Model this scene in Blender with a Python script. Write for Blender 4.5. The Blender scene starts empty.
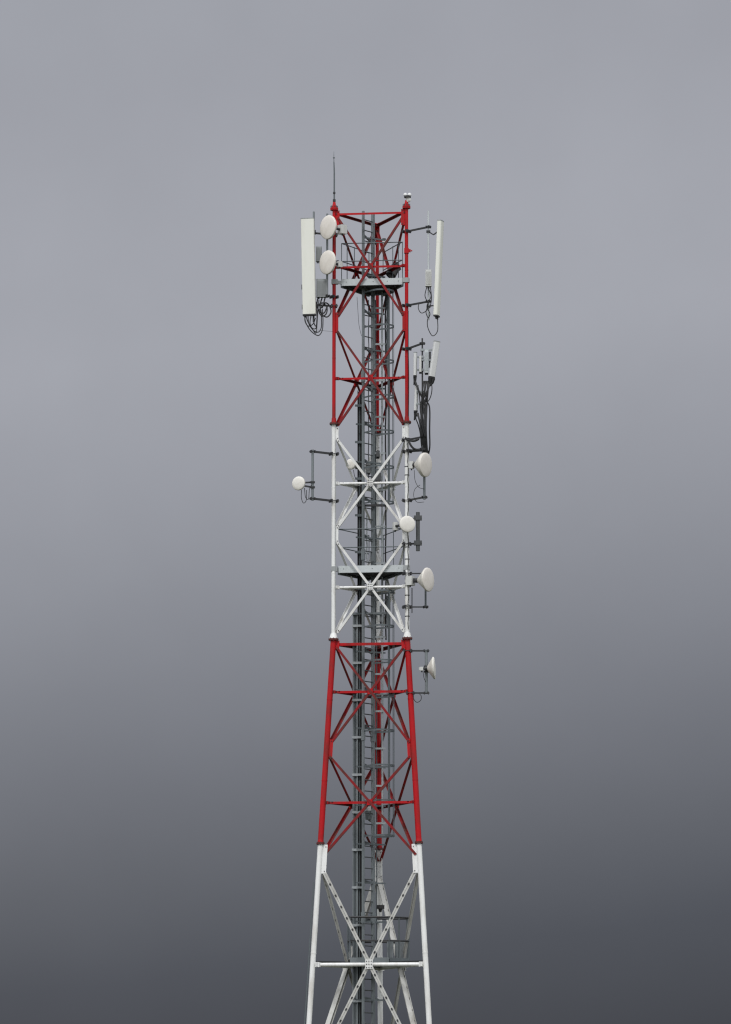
import bpy, math, random
from mathutils import Vector as V, Matrix
random.seed(7)
sc = bpy.context.scene
COL = sc.collection
rad = math.radians

# ------------------------------------------------------------------ camera
CAMY, CAMZ, F = -115.0, 1.7, 4200.0
PITCH = math.atan(0.154)
CP, SP = math.cos(PITCH), math.sin(PITCH)
cd = bpy.data.cameras.new('camera'); cam = bpy.data.objects.new('camera', cd); COL.objects.link(cam)
cam.location = (0, CAMY, CAMZ); cam.rotation_euler = (rad(90) + PITCH, 0, 0)
cd.sensor_fit = 'VERTICAL'; cd.sensor_height = 36.0; cd.lens = F / 1024 * 36.0
cd.clip_start = 1.0; cd.clip_end = 20000
sc.camera = cam

def W(u, v, y):
    """survey helper: where the sight line of a measured point meets the vertical plane at depth y"""
    a = (u - 365.5) / F; b = (512 - v) / F
    ry = CP - SP * b; rz = SP + CP * b
    t = (y - CAMY) / ry
    return V((a * t, y, CAMZ + rz * t))
def ppm(v, y):
    return F / ((y - CAMY) * CP + (W(365, v, y).z - CAMZ) * SP)

# ------------------------------------------------------------------ materials
def lin(c):
    return tuple(((x / 255) / 12.92 if x / 255 <= .04045 else ((x / 255 + .055) / 1.055) ** 2.4) for x in c)
def mat(name, col, rough=.5, metal=0., dirt=None, dirt_amt=.35, scale=3.0, streak=True, spec=.5, col2=None, lo=.48, hi=.78):
    m = bpy.data.materials.new(name); m.use_nodes = True
    nt = m.node_tree; N = nt.nodes; L = nt.links
    b = N['Principled BSDF']; b.inputs['Roughness'].default_value = rough; b.inputs['Metallic'].default_value = metal
    b.inputs['Specular IOR Level'].default_value = spec
    tc = N.new('ShaderNodeTexCoord'); mp = N.new('ShaderNodeMapping')
    mp.inputs['Scale'].default_value = (1, 1, .22) if streak else (1, 1, 1)
    L.new(tc.outputs['Object'], mp.inputs['Vector'])
    n1 = N.new('ShaderNodeTexNoise'); n1.inputs['Scale'].default_value = scale; n1.inputs['Detail'].default_value = 8; n1.inputs['Roughness'].default_value = .65
    L.new(mp.outputs['Vector'], n1.inputs['Vector'])
    r1 = N.new('ShaderNodeValToRGB'); r1.color_ramp.elements[0].position = lo; r1.color_ramp.elements[1].position = hi
    L.new(n1.outputs['Fac'], r1.inputs['Fac'])
    mu = N.new('ShaderNodeMath'); mu.operation = 'MULTIPLY'; mu.inputs[1].default_value = dirt_amt
    L.new(r1.outputs['Color'], mu.inputs[0])
    n2 = N.new('ShaderNodeTexNoise'); n2.inputs['Scale'].default_value = scale * 7; n2.inputs['Detail'].default_value = 4
    L.new(tc.outputs['Object'], n2.inputs['Vector'])
    mx0 = N.new('ShaderNodeMix'); mx0.data_type = 'RGBA'
    c2 = col2 or tuple(x * .86 for x in col)
    mx0.inputs[6].default_value = (*col, 1); mx0.inputs[7].default_value = (*c2, 1)
    L.new(n2.outputs['Fac'], mx0.inputs[0])
    mx = N.new('ShaderNodeMix'); mx.data_type = 'RGBA'
    d = dirt or tuple(x * .5 for x in col)
    mx.inputs[7].default_value = (*d, 1)
    L.new(mu.outputs[0], mx.inputs[0]); L.new(mx0.outputs[2], mx.inputs[6]); L.new(mx.outputs[2], b.inputs['Base Color'])
    return m
M = {
 'white':  mat('white_paint', (.86, .87, .87), .45, dirt=(.36, .31, .24), dirt_amt=.6, scale=4.5),
 'oldwhite': mat('weathered_white_paint', (.55, .55, .53), .5, dirt=(.16, .14, .11), dirt_amt=.75, scale=3.0),
 'bracewhite': mat('dull_white_brace_paint', (.76, .765, .76), .5, dirt=(.24, .21, .17), dirt_amt=.7, scale=3.4),
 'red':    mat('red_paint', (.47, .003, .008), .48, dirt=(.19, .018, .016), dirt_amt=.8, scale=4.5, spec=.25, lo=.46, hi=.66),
 'braced': mat('red_brace_and_strut_shade', (.25, .007, .011), .52, dirt=(.085, .028, .022), dirt_amt=.9, scale=4.5, spec=.25, lo=.42, hi=.6),
 'flange': mat('flange_rust', (.12, .02, .016), .6, dirt=(.05, .03, .025), dirt_amt=.6, scale=6),
 'galv':   mat('galvanised_steel', (.195, .22, .235), .5, .2, dirt=(.085, .098, .098), dirt_amt=.6, scale=4),
 'galvd':  mat('dull_galvanised_steel', (.115, .135, .148), .55, .2, dirt=(.07, .08, .08), dirt_amt=.6, scale=4),
 'galvl':  mat('bright_galvanised_steel', (.56, .60, .62), .45, .15, dirt=(.3, .31, .31), dirt_amt=.5, scale=3),
 'galvm':  mat('grey_bracket_steel', (.34, .37, .39), .5, .15, dirt=(.17, .18, .18), dirt_amt=.5, scale=4),
 'grate':  mat('deck_grating', (.022, .024, .026), .8, .0, dirt=(.04, .04, .04), dirt_amt=.6, scale=5),
 'dark':   mat('dark_steel', (.035, .037, .042), .5, .2, dirt=(.09, .07, .05), dirt_amt=.4, scale=5),
 'cable':  mat('cable_rubber', (.012, .012, .014), .55, dirt=(.03, .03, .03), dirt_amt=.5, scale=5),
 'cream':  mat('antenna_radome', (.78, .785, .735), .4, dirt=(.46, .45, .37), dirt_amt=.4, scale=1.4, col2=(.75, .76, .70)),
 'pale':   mat('pale_antenna_radome', (.70, .71, .72), .4, dirt=(.5, .5, .48), dirt_amt=.35, scale=2),
 'dish':   mat('dish_radome', (.83, .785, .735), .45, dirt=(.55, .49, .42), dirt_amt=.4, scale=2.2, streak=False),
 'dishw':  mat('white_dish_radome', (.82, .80, .755), .45, dirt=(.55, .51, .45), dirt_amt=.4, scale=2.2, streak=False),
 'dishback': mat('dish_back', (.70, .68, .63), .45, dirt=(.35, .32, .28), dirt_amt=.45, scale=3),
 'radio':  mat('radio_casing', (.62, .63, .62), .45, dirt=(.35, .34, .32), dirt_amt=.45, scale=5),
 'rgrey':  mat('grey_casing', (.34, .36, .37), .5, .1, dirt=(.13, .13, .13), dirt_amt=.5, scale=5),
 'midgrey': mat('mid_grey_steel', (.075, .08, .085), .5, .2, dirt=(.04, .04, .04), dirt_amt=.5, scale=5),
 'boxgrey': mat('cabinet_grey', (.2, .225, .24), .5, .1, dirt=(.1, .1, .1), dirt_amt=.5, scale=4),
 'ground': mat('dry_grass_ground', (.07, .075, .05), .95, dirt=(.035, .04, .02), dirt_amt=.8, scale=.3, streak=False),
 'conc':   mat('concrete', (.3, .29, .27), .85, dirt=(.15, .14, .13), dirt_amt=.6, scale=2),
}

# ------------------------------------------------------------------ mesh builder
class MB:
    def __init__(s): s.v = []; s.f = []; s.m = []; s.s = []
    def _add(s, vs, fs, mi=0, smooth=False):
        o = len(s.v); s.v += [V(x) for x in vs]
        for f in fs:
            s.f.append([i + o for i in f]); s.m.append(mi); s.s.append(smooth)
        return s
    def box(s, c, sx, sy, sz, ax=None, mi=0):
        X, Y, Z = ax or (V((1, 0, 0)), V((0, 1, 0)), V((0, 0, 1)))
        c = V(c); vs = [c + X * (sx / 2 * a) + Y * (sy / 2 * b) + Z * (sz / 2 * d) for d in (-1, 1) for a, b in ((-1, -1), (1, -1), (1, 1), (-1, 1))]
        return s._add(vs, [(3, 2, 1, 0), (4, 5, 6, 7), (0, 1, 5, 4), (1, 2, 6, 5), (2, 3, 7, 6), (3, 0, 4, 7)], mi)
    def bar(s, p, q, w, t, up=(0, 0, 1), mi=0):
        p, q = V(p), V(q); Z = (q - p).normalized(); up = V(up)
        X = up.cross(Z)
        if X.length < 1e-4: X = V((1, 0, 0)).cross(Z)
        X.normalize(); Y = Z.cross(X)
        return s.box((p + q) / 2, w, t, (q - p).length, (X, Y, Z), mi)
    def tube(s, pts, r, seg=12, mi=0, caps=True):
        pts = [V(p) for p in pts]; n = len(pts)
        rs = r if isinstance(r, (list, tuple)) else [r] * n
        t0 = (pts[1] - pts[0]).normalized()
        a = V((0, 0, 1)) if abs(t0.z) < .9 else V((1, 0, 0))
        X = t0.cross(a).normalized(); rings = []; prev = t0
        for i, p in enumerate(pts):
            t = (pts[min(i + 1, n - 1)] - pts[max(i - 1, 0)])
            t = t.normalized() if t.length > 1e-9 else prev
            X = X - t * X.dot(t); X.normalize(); Y = t.cross(X); prev = t
            rings.append([p + (X * math.cos(2 * math.pi * k / seg) + Y * math.sin(2 * math.pi * k / seg)) * rs[i] for k in range(seg)])
        vs = [x for r_ in rings for x in r_]
        fs = [(i * seg + k, i * seg + (k + 1) % seg, (i + 1) * seg + (k + 1) % seg, (i + 1) * seg + k) for i in range(n - 1) for k in range(seg)]
        s._add(vs, fs, mi, True)
        if caps:
            s._add(rings[0], [tuple(range(seg - 1, -1, -1))], mi); s._add(rings[-1], [tuple(range(seg))], mi)
        return s
    def lathe(s, c, n, prof, seg=40, mi=0, smooth=True):
        """prof: (radius, height along n) list"""
        c = V(c); n = V(n).normalized(); a = V((0, 0, 1)) if abs(n.z) < .9 else V((1, 0, 0))
        X = a.cross(n).normalized(); Y = n.cross(X); vs = []; fs = []
        for r, h in prof:
            for k in range(seg):
                t = 2 * math.pi * k / seg
                vs.append(c + n * h + (X * math.cos(t) + Y * math.sin(t)) * max(r, 1e-4))
        for i in range(len(prof) - 1):
            for k in range(seg):
                fs.append((i * seg + k, i * seg + (k + 1) % seg, (i + 1) * seg + (k + 1) % seg, (i + 1) * seg + k))
        return s._add(vs, fs, mi, smooth)
    def drum(s, c, n, r, h, seg=24, mi=0):
        c = V(c); n = V(n).normalized()
        return s.tube([c - n * (h / 2), c + n * (h / 2)], r, seg, mi)
    def angle(s, p, q, n, w, t, side=1, out=1, mi=0, w2=None):
        """L profile: one flange in the face (normal n), the other along out*n at the side edge"""
        p, q, n = V(p), V(q), V(n).normalized(); Z = (q - p).normalized()
        X = n.cross(Z).normalized(); nn = Z.cross(X) * (1 if Z.cross(X).dot(n) > 0 else -1)
        if X.z < 0: X = -X
        c = (p + q) / 2; L = (q - p).length
        s.box(c, w, t, L, (X, nn, Z), mi)
        w2 = w2 or w * .8
        s.box(c + X * (side * (w / 2 - t / 2)) + nn * (out * (w2 / 2 + t / 2 + .0005)), t, w2, L - .002, (X, nn, Z), mi)
        return s
    def extrude(s, prof, c, ax, h, mi=0, smooth=False, cap_mi=None):
        X, Y, Z = ax; c = V(c); n = len(prof)
        lo = [c + X * a + Y * b - Z * (h / 2) for a, b in prof]; hi = [x + Z * h for x in lo]
        s._add(lo + hi, [(i, (i + 1) % n, n + (i + 1) % n, n + i) for i in range(n)], mi, smooth)
        cm = mi if cap_mi is None else cap_mi
        s._add(lo, [tuple(range(n - 1, -1, -1))], cm); s._add(hi, [tuple(range(n))], cm)
        return s
    def poly(s, pts, t, mi=0):
        """horizontal slab: top at pts z, thickness t"""
        n = len(pts); hi = [V(p) for p in pts]; lo = [p - V((0, 0, t)) for p in hi]
        return s._add(hi + lo, [tuple(range(n)), tuple(range(2 * n - 1, n - 1, -1))] + [(i, n + i, n + (i + 1) % n, (i + 1) % n) for i in range(n)], mi)
    def build(s, name, mats, parent=None, origin=None):
        if not isinstance(mats, (list, tuple)): mats = [mats]
        if parent is not None: o = LOC[parent]
        elif origin is not None: o = V(origin)
        else:
            o = V((sum(p.x for p in s.v) / len(s.v), sum(p.y for p in s.v) / len(s.v), min(p.z for p in s.v)))
        me = bpy.data.meshes.new(name)
        me.from_pydata([p - o for p in s.v], [], s.f)
        for m_ in mats: me.materials.append(M[m_])
        me.polygons.foreach_set('material_index', s.m); me.polygons.foreach_set('use_smooth', s.s)
        me.update()
        import bmesh
        bm = bmesh.new(); bm.from_mesh(me); bmesh.ops.recalc_face_normals(bm, faces=bm.faces); bm.to_mesh(me); bm.free()
        ob = bpy.data.objects.new(name, me); COL.objects.link(ob); LOC[ob] = o
        if parent is not None: ob.parent = parent
        else: ob.location = o
        return ob
LOC = {}
def tag(o, label, cat, group=None):
    o['label'] = label; o['category'] = cat
    if group: o['group'] = group
    return o
def thing(name, label, cat, loc, group=None):
    o = bpy.data.objects.new(name, None); COL.objects.link(o); o.location = loc; o.empty_display_size = .2
    LOC[o] = V(loc); return tag(o, label, cat, group)
def rounded(w, d, r, k=4, front=None):
    """rounded rectangle profile, width w (x) depth d (y); front edge at -y may be rounder"""
    out = []
    for cx, cy, a0, rr in ((w / 2, d / 2, 0, r), (-w / 2, d / 2, 90, r), (-w / 2, -d / 2, 180, front or r), (w / 2, -d / 2, 270, front or r)):
        ox = cx - math.copysign(rr, cx); oy = cy - math.copysign(rr, cy)
        for i in range(k + 1):
            a = rad(a0 + 90 * i / k); out.append((ox + rr * math.cos(a), oy + rr * math.sin(a)))
    return out
def smoothpath(pts, n=8):
    pts = [V(p) for p in pts]; out = []
    for i in range(len(pts) - 1):
        p0 = pts[max(i - 1, 0)]; p1 = pts[i]; p2 = pts[i + 1]; p3 = pts[min(i + 2, len(pts) - 1)]
        for k in range(n):
            t = k / n
            out.append(.5 * ((2 * p1) + (p2 - p0) * t + (2 * p0 - 5 * p1 + 4 * p2 - p3) * t * t + (3 * p1 - p0 - 3 * p2 + p3) * t ** 3))
    return out + [pts[-1]]

# ------------------------------------------------------------------ ground
g = MB(); S = 6000
g._add([(-S, -S, 0), (S, -S, 0), (S, S, 0), (-S, S, 0)], [(0, 1, 2, 3)])
go = g.build('ground', 'ground', None, (0, 0, 0)); go['kind'] = 'structure'

# ------------------------------------------------------------------ tower geometry
YAW = -6.5
DIRS = [V((math.cos(rad(a)), math.sin(rad(a)), 0)) for a in (210 + YAW, 330 + YAW, 90 + YAW)]   # front left, front right, back
WF = DIRS[1].x - DIRS[0].x
def zf(v):
    y = -.55 if v < 640 else -.55 - (v - 640) / 384 * .35
    return W(370, v, y).z
def Rm(v, px):
    return px / ppm(v, -.6) / WF
KN = [(zf(1024), Rm(1024, 119.9)), (zf(640), Rm(640, 73.8)), (zf(205), Rm(205, 72.2))]
def R(z):
    (a, ra), (b, rb), (c, rc) = KN
    if z < b: return ra + (rb - ra) * (z - a) / (b - a)
    return rb + (rc - rb) * (z - b) / (c - b)
AX = .2
def leg(i, z): return V((AX, 0, z)) + DIRS[i] * R(z)

tower = thing('lattice_tower', 'tall three-legged lattice tower painted in red and white bands', 'tower', (AX, 0, 0))
SECT = [(207, 422.6, 'red', .049, 'red'), (423.2, 637.5, 'white', .06, 'white'), (639, 841.5, 'red', .079, 'red'), (843, None, 'white', .073, 'white')]
GUS = [[(210, 226, .15), (312, 332, .12)], [(427, 439, .13), (526, 542, .13)], [(640, 649, .17), (739, 758, .17)], [(844, 873, 0.2), (1070, 1094, 0.2)]]
LEGS = {}
for si, (v0, v1, c, r, nm) in enumerate(SECT):
    z1 = zf(v0); z0 = zf(v1) if v1 else .25
    for i in range(3):
        z1 = zf(212 if (si == 0 and i == 2) else v0)
        mb = MB(); k = 10
        mb.tube([leg(i, z0 + (z1 - z0) * j / k) for j in range(k + 1)], r, 20)
        # pipe joints and step clips
        for j in (3, 7):
            zz = z0 + (z1 - z0) * j / k; mb.drum(leg(i, zz), leg(i, zz + .1) - leg(i, zz), r * 1.06, .03, 20)
        lo = mb.build('leg', c, tower); LEGS[(si, i)] = lo
        lo['label'] = f'{nm} painted tubular leg section'
        # joint flange at the upper end
        fm = MB(); zt = z1; rr = (.112, .12, .14, .112)[si]
        if si == 0 and i == 2:
            fm.drum(leg(i, zt + .006), (0, 0, 1), r * 1.1, .01)
        elif si == 0:
            fm.drum(leg(i, zt - .06), (0, 0, 1), rr, .03); fm.drum(leg(i, zt - .025), (0, 0, 1), rr, .03, mi=1)
            fm.tube([leg(i, zt), leg(i, zt + .16)], [r * 1.25, r * .7], 16)
        else:
            fm.drum(leg(i, zt - .014), (0, 0, 1), rr, .02, mi=0); fm.drum(leg(i, zt + .009), (0, 0, 1), rr, .02, mi=0)
            fm.tube([leg(i, zt + .025), leg(i, zt + .16)], [r * 1.45 if si == 2 else r * 1.2, r * 1.0], 18, mi=1)
        for k_ in range(0 if (si == 0 and i == 2) else 8):
            a = 2 * math.pi * k_ / 8; p = leg(i, zt) + V((math.cos(a), math.sin(a), 0)) * rr * .82
            fm.tube([p - V((0, 0, .085 if si == 0 else .05)), p + V((0, 0, .05 if si == 0 else .04))], .012, 6, mi=2)
        fm.build('flange', ['red', 'red', 'dark'] if si == 0 else ['flange', 'white' if si in (2,) else 'red', 'dark'], lo)
        for (va, vb, ww) in GUS[si]:
            za, zb = zf(va), zf(vb); gm = MB()
            for j in range(3):
                if j == i: continue
                zm = (za + zb) / 2
                p = leg(i, zm); d = (leg(j, zm) - p).normalized(); n = d.cross(V((0, 0, 1)))
                up = (leg(i, za) - leg(i, zb)).normalized()
                X = (d - up * d.dot(up)).normalized()
                gm.box(p + X * (ww / 2), ww, .014, za - zb, (X, up.cross(X), up))
                for bz in (-.42, .42):
                    gm.drum(p + X * (ww * .78) + up * ((za - zb) * bz), n, .013, .05, 8, mi=1)
            gm.build('gusset_plate', [c, 'dark'], lo)
# footings
for i in range(3):
    mb = MB(); p = leg(i, .25); mb.box(p + V((0, 0, -.02)), .5, .5, .04)
    mb.box(p - V((0, 0, .17)), 1.0, 1.0, .26, mi=1); mb.build('base_plate', ['galv', 'conc'], tower)

# bracing: (top v, bottom v, colour, brace material, width, horizontal width)
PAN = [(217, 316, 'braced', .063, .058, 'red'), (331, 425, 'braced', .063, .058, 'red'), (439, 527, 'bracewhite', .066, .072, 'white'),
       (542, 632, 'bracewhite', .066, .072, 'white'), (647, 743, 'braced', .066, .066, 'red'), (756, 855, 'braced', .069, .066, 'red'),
       (873, 1078, 'oldwhite', .102, .105, 'white'), (1095, 1200, 'oldwhite', .102, .105, 'white')]
FACES = [(0, 1), (1, 2), (2, 0)]
def face_n(i, j):
    n = DIRS[i] + DIRS[j]; return n.normalized()
def strut(i, j, z, w, m, off=-.06, inset=.07):
    p, q = leg(i, z), leg(j, z); d = (q - p).normalized(); n = face_n(i, j)
    side = (i, j) != (0, 1)
    if side: inset = inset + (.2 if w > .1 else .09)
    mb = MB()
    if m == 'white' and (i, j) == (0, 1): mb.tube([p + d * inset + n * off, q - d * inset + n * off], w / 2, 12)
    else: mb.angle(p + d * inset + n * off, q - d * inset + n * off, n, w, .009, side=1, out=-1, w2=w * (1.2 if w > .09 else 1.6))
    # flattened bolted ends
    for e, s_ in ((p, 1), (q, -1)):
        if side: mb.box(e + d * (s_ * (inset * .5 + .03)) + n * (off - .016), inset + .1, .02, w * 1.1, (d, n, V((0, 0, 1))))
        else: mb.box(e + d * (s_ * inset) + n * (off * .5), .12, abs(off) * 1.05 + .02, w * 1.25, (d, n, V((0, 0, 1))))
        mb.drum(e + d * (s_ * (inset + .01)) + n * .005, n, .016, .03, 8, mi=1)
    return mb.build('horizontal_strut', ['braced' if (m == 'red' and (i, j) != (0, 1)) else m, 'dark'], tower)  # red side-face struts take the duller brace red, shade put into their colour
for pi, (va, vb, m, w, wh, mh) in enumerate(PAN):
    za, zb = zf(va), zf(vb); wa, wb = R(za), R(zb); fr = wa / (wa + wb); zx = za + (zb - za) * fr
    for (i, j) in FACES:
        n = face_n(i, j); ins = .10 if w < .1 else .17
        for k, (a, b) in enumerate(((i, j), (j, i))):
            p, q = leg(a, za), leg(b, zb); d = (q - p); h = V((d.x, d.y, 0)).normalized()
            off = .028 if k == 0 else -.028
            p = p + h * ins + n * off; q = q - h * ins + n * off
            mb = MB()
            if w > .1:
                # twin angles with spacer bolts
                for sgn in (1, -1):
                    Zd = (q - p).normalized(); X = n.cross(Zd).normalized()
                    o = X * (sgn * w * .27)
                    mb.angle(p + o, q + o, n, w * .46, .01, side=sgn, out=-1, w2=(.14 if a == 2 else .055))
                nb = int((q - p).length / .33)
                for t in range(1, nb):
                    c = p.lerp(q, t / nb); mb.box(c, w * .42, .036, .06, (n.cross(Zd).normalized(), n, Zd), mi=1)
            else:
                mb.angle(p, q, n, w, .009, side=-1, out=-1, w2=w * .95)
                for t in (.02, .98):
                    mb.drum(p.lerp(q, t), n, .014, .05, 8, mi=1)
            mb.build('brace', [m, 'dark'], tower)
        strut(i, j, zx, wh, mh, off=-.085 if w < .1 else -.11, inset=.03 + (.05 if w < .1 else .09))
        # crossing plate
        pl = MB(); c = (leg(i, zx) + leg(j, zx)) / 2; d = (leg(j, zx) - leg(i, zx)).normalized()
        sz = .16 if w < .1 else .2
        if mh == 'white':
            pl.box(c + n * .052, sz, .012, sz * 1.25, (d, n, V((0, 0, 1))))
            for bx in (-1, 0, 1):
                for bz in (-1, 0, 1):
                    pl.drum(c + n * .06 + d * (bx * sz * .32) + V((0, 0, bz * sz * .42)), n, .014, .03, 8, mi=1)
        else:
            pl.box(c + n * .0, sz * .9, .04, sz * 1.0, (d, n, V((0, 0, 1))))
        pl.build('crossing_plate', [mh, 'dark'], tower)
for v, wh in ((213.5, .056), (644, .075)):
    for (i, j) in FACES: strut(i, j, zf(v), wh, 'red', off=-.03, inset=.06)

# ------------------------------------------------------------------ ladder with cage
LX, RX = W(363.2, 500, -.12), W(373, 500, .22)
ltop, lbot = W(364, 212, 0).z, 1.2
lad = thing('ladder', 'grey steel climbing ladder up the middle of the tower with safety hoops', 'ladder', (.07, .05, lbot))
ldir = V((RX.x - LX.x, RX.y - LX.y, 0)).normalized(); lnor = V((ldir.y, -ldir.x, 0))
for p, w, d in ((LX, .045, .066), (RX, .07, .085)):
    mb = MB(); mb.box((p.x, p.y, (ltop + lbot) / 2), w, d, ltop - lbot, (ldir, lnor, V((0, 0, 1))))
    mb.box((p.x + lnor.x * d * .62, p.y + lnor.y * d * .62, (ltop + lbot) / 2), w * .3, d * .2, ltop - lbot - .02, (ldir, lnor, V((0, 0, 1))))
    for k in range(5):
        zz = lbot + 2 + k * 5; mb.box((p.x, p.y, zz), w + .03, d + .03, .3, (ldir, lnor, V((0, 0, 1))))
    mb.build('rail', 'galv', lad)
z = lbot + .2
while z < ltop - .05:
    mb = MB(); mb.tube([V((LX.x, LX.y, z)), V((RX.x, RX.y, z))], .016, 8); mb.build('rung', 'midgrey', lad); z += .302
z = lbot + .6
while z < ltop - .3:
    bl = leg(2, z)
    for p in (LX, RX):
        mb = MB(); mb.bar(V((p.x, p.y, z)), V((bl.x + (p.x - bl.x) * .3, bl.y - .04, z)), .04, .045); mb.build('stand_off', 'galvd', lad)
    mb = MB(); mb.bar(V((LX.x - (.2 if z < zf(395) else .02), LX.y + .1, z - .06)), V((RX.x + .34, RX.y + .12, z - .06)), .03, .04); mb.build('cross_bar', 'galvd', lad)
    z += 1.06
mid = V(((LX.x + RX.x) / 2, (LX.y + RX.y) / 2, 0)); half = (V((RX.x, RX.y, 0)) - V((LX.x, LX.y, 0))).length / 2
HC = mid + lnor * .5
def cage_pt(a, z): return V((HC.x, HC.y, z)) + (ldir * math.cos(a) + lnor * math.sin(a)) * .33
for (va, vb) in ((292, 503), (592, 836)):
    z1, z0 = W(385, va, -.2).z, W(385, vb, -.2).z; n = max(2, round((z1 - z0) / .95))
    for k in range(n + 1):
        zz = z0 + (z1 - z0) * k / n; mb = MB()
        pts = [V((LX.x, LX.y, zz))] + [cage_pt(rad(a), zz) for a in range(190, -11, -20)] + [V((RX.x, RX.y, zz))]
        for p, q in zip(pts, pts[1:]): mb.bar(p, q, .008, .045, up=(p + q) / 2 - V((HC.x, HC.y, zz)) if False else (0, 0, 1))
        mb.build('cage_hoop', 'galvd', lad)
    for a in (-8, 25, 62, 105):
        mb = MB(); p0, p1 = cage_pt(rad(a), z0 - .03), cage_pt(rad(a), z1 + .03)
        c = (p0 + p1) / 2; rdir = V((c.x - HC.x, c.y - HC.y, 0)).normalized()
        mb.box(c, .008, .034, z1 - z0 + .06, (rdir, rdir.cross(V((0, 0, -1))), V((0, 0, 1)))); mb.build('cage_bar', 'galvd', lad)

# ------------------------------------------------------------------ cable tray + feeders
def tray(u0, u1, va, vb, y, label, step=1.03, ex0=0, ex1=0, rm='galv', bm='galvm'):
    z1 = W(360, va, y).z; z0 = W(360, vb, y).z if vb else .3
    x0, x1 = W(u0, 650, y).x, W(u1, 650, y).x
    t = thing('cable_tray', label, 'cable tray', ((x0 + x1) / 2, y, z0), 'cable trays beside the ladder')
    for x in (x0, x1):
        mb = MB(); mb.box((x, y - .02, (z0 + z1) / 2), .03 if rm == 'galv' else .014, .12, z1 - z0); mb.build('side_rail', rm, t)
    mb = MB(); mb.box(((x0 + x1) / 2, y + .035, (z0 + z1) / 2), x1 - x0 - .014, .006, z1 - z0 - .02); mb.build('back_sheet', 'dark', t)
    z = z0 + .5
    while z < z1:
        mb = MB(); mb.box(((x0 - ex0 + x1 + ex1) / 2, y - .085, z), x1 - x0 + ex0 + ex1 + .03, .03, .06)
        mb.box(((x0 + x1) / 2, y - .085, z - .035), x1 - x0 + .02, .05, .008); mb.build('cross_bracket', bm, t); z += step
    return x0, x1, z0, z1
xa, xb, _, zt = tray(357.6, 362.4, 391, None, .22, 'narrow dark cable tray just left of the ladder, reaching up to the white band', ex0=.06, rm='dark', bm='galvd')
xc, xd, _, zt2 = tray(353.2, 357.4, 612, None, .2, 'wider-set lower cable tray left of the ladder, starting in the lower white band', ex0=.02, ex1=.2)
for k in range(4):
    x = xa + .02 + (xb - xa - .04) * k / 3; mb = MB()
    mb.tube([V((x + .006 * math.sin(j * 1.7 + k), .2 + .012 * math.cos(j + k), .3 + (zt - .1 - .3) * j / 24)) for j in range(25)], .017, 8)
    g_ = k in (1,)
    tag(mb.build('feeder_cable', 'galvd' if g_ else 'cable'), 'grey feeder cable between the black ones in the narrow tray' if g_ else 'thick black feeder cable running up in the narrow tray', 'cable', 'feeder cables in the narrow tray')
for k in range(2):
    x = xc + .035 + k * .052; mb = MB()
    mb.tube([V((x, .165, .3)), V((x, .165, zt2 - .05))], .024, 10)
    tag(mb.build('feeder_conduit', 'galvd' if k == 0 else 'boxgrey'), ['darker outer conduit pipe standing in the lower cable tray', 'lighter inner conduit pipe standing in the lower cable tray'][k], 'conduit')
for k, (u, va, vb, y, r_, m_, lab) in enumerate(((375.6, 300, 640, .42, .02, 'galvd', 'grey cable running straight beside the right ladder rail'),
        (385.5, 288, 640, .6, .022, 'dark', 'dark cable running down just right of the pale conduit, upper tiers'),
        (387.6, 286, 372, .55, .035, 'galvd', 'short thick grey cable below the top platform, right of the conduit'),
        (366.8, 515, 562, .3, .02, 'galvl', 'short pale tube seen through the ladder above the middle platform'),
        (368.6, 300, 480, .5, .012, 'dark', 'thin dark cable seen between the ladder rungs, upper tiers'),
        (376.5, 640, 960, .45, .016, 'galvd', 'grey cable beside the right ladder rail in the lower tiers'))):
    p, q = W(u, va, y), W(u, vb, y); mb = MB()
    mb.tube([V((p.x + .008 * math.sin(j * 1.9 + k), y, p.z + (q.z - p.z) * j / 20)) for j in range(21)], r_, 8)
    tag(mb.build('riser_cable', m_), lab, 'cable')
# pale conduit beside the back leg
cy = .3; cz1, cz0 = W(382, 287, cy).z, W(382, 838, cy).z; cx = W(382.2, 500, cy).x
t = thing('conduit_pipe', 'pale grey vertical conduit pipe right of the ladder in front of the back leg', 'pipe', (cx, cy, cz0))
mb = MB(); mb.tube([(cx, cy, cz0), (cx, cy, cz1)], .028, 14); mb.build('pipe', 'galvm', t)
z = cz0 + .4
while z < cz1:
    mb = MB(); mb.box((cx - .06, cy - .045, z), .3, .02, .05); mb.build('pipe_clip', 'galvm', t); z += 1.03
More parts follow.
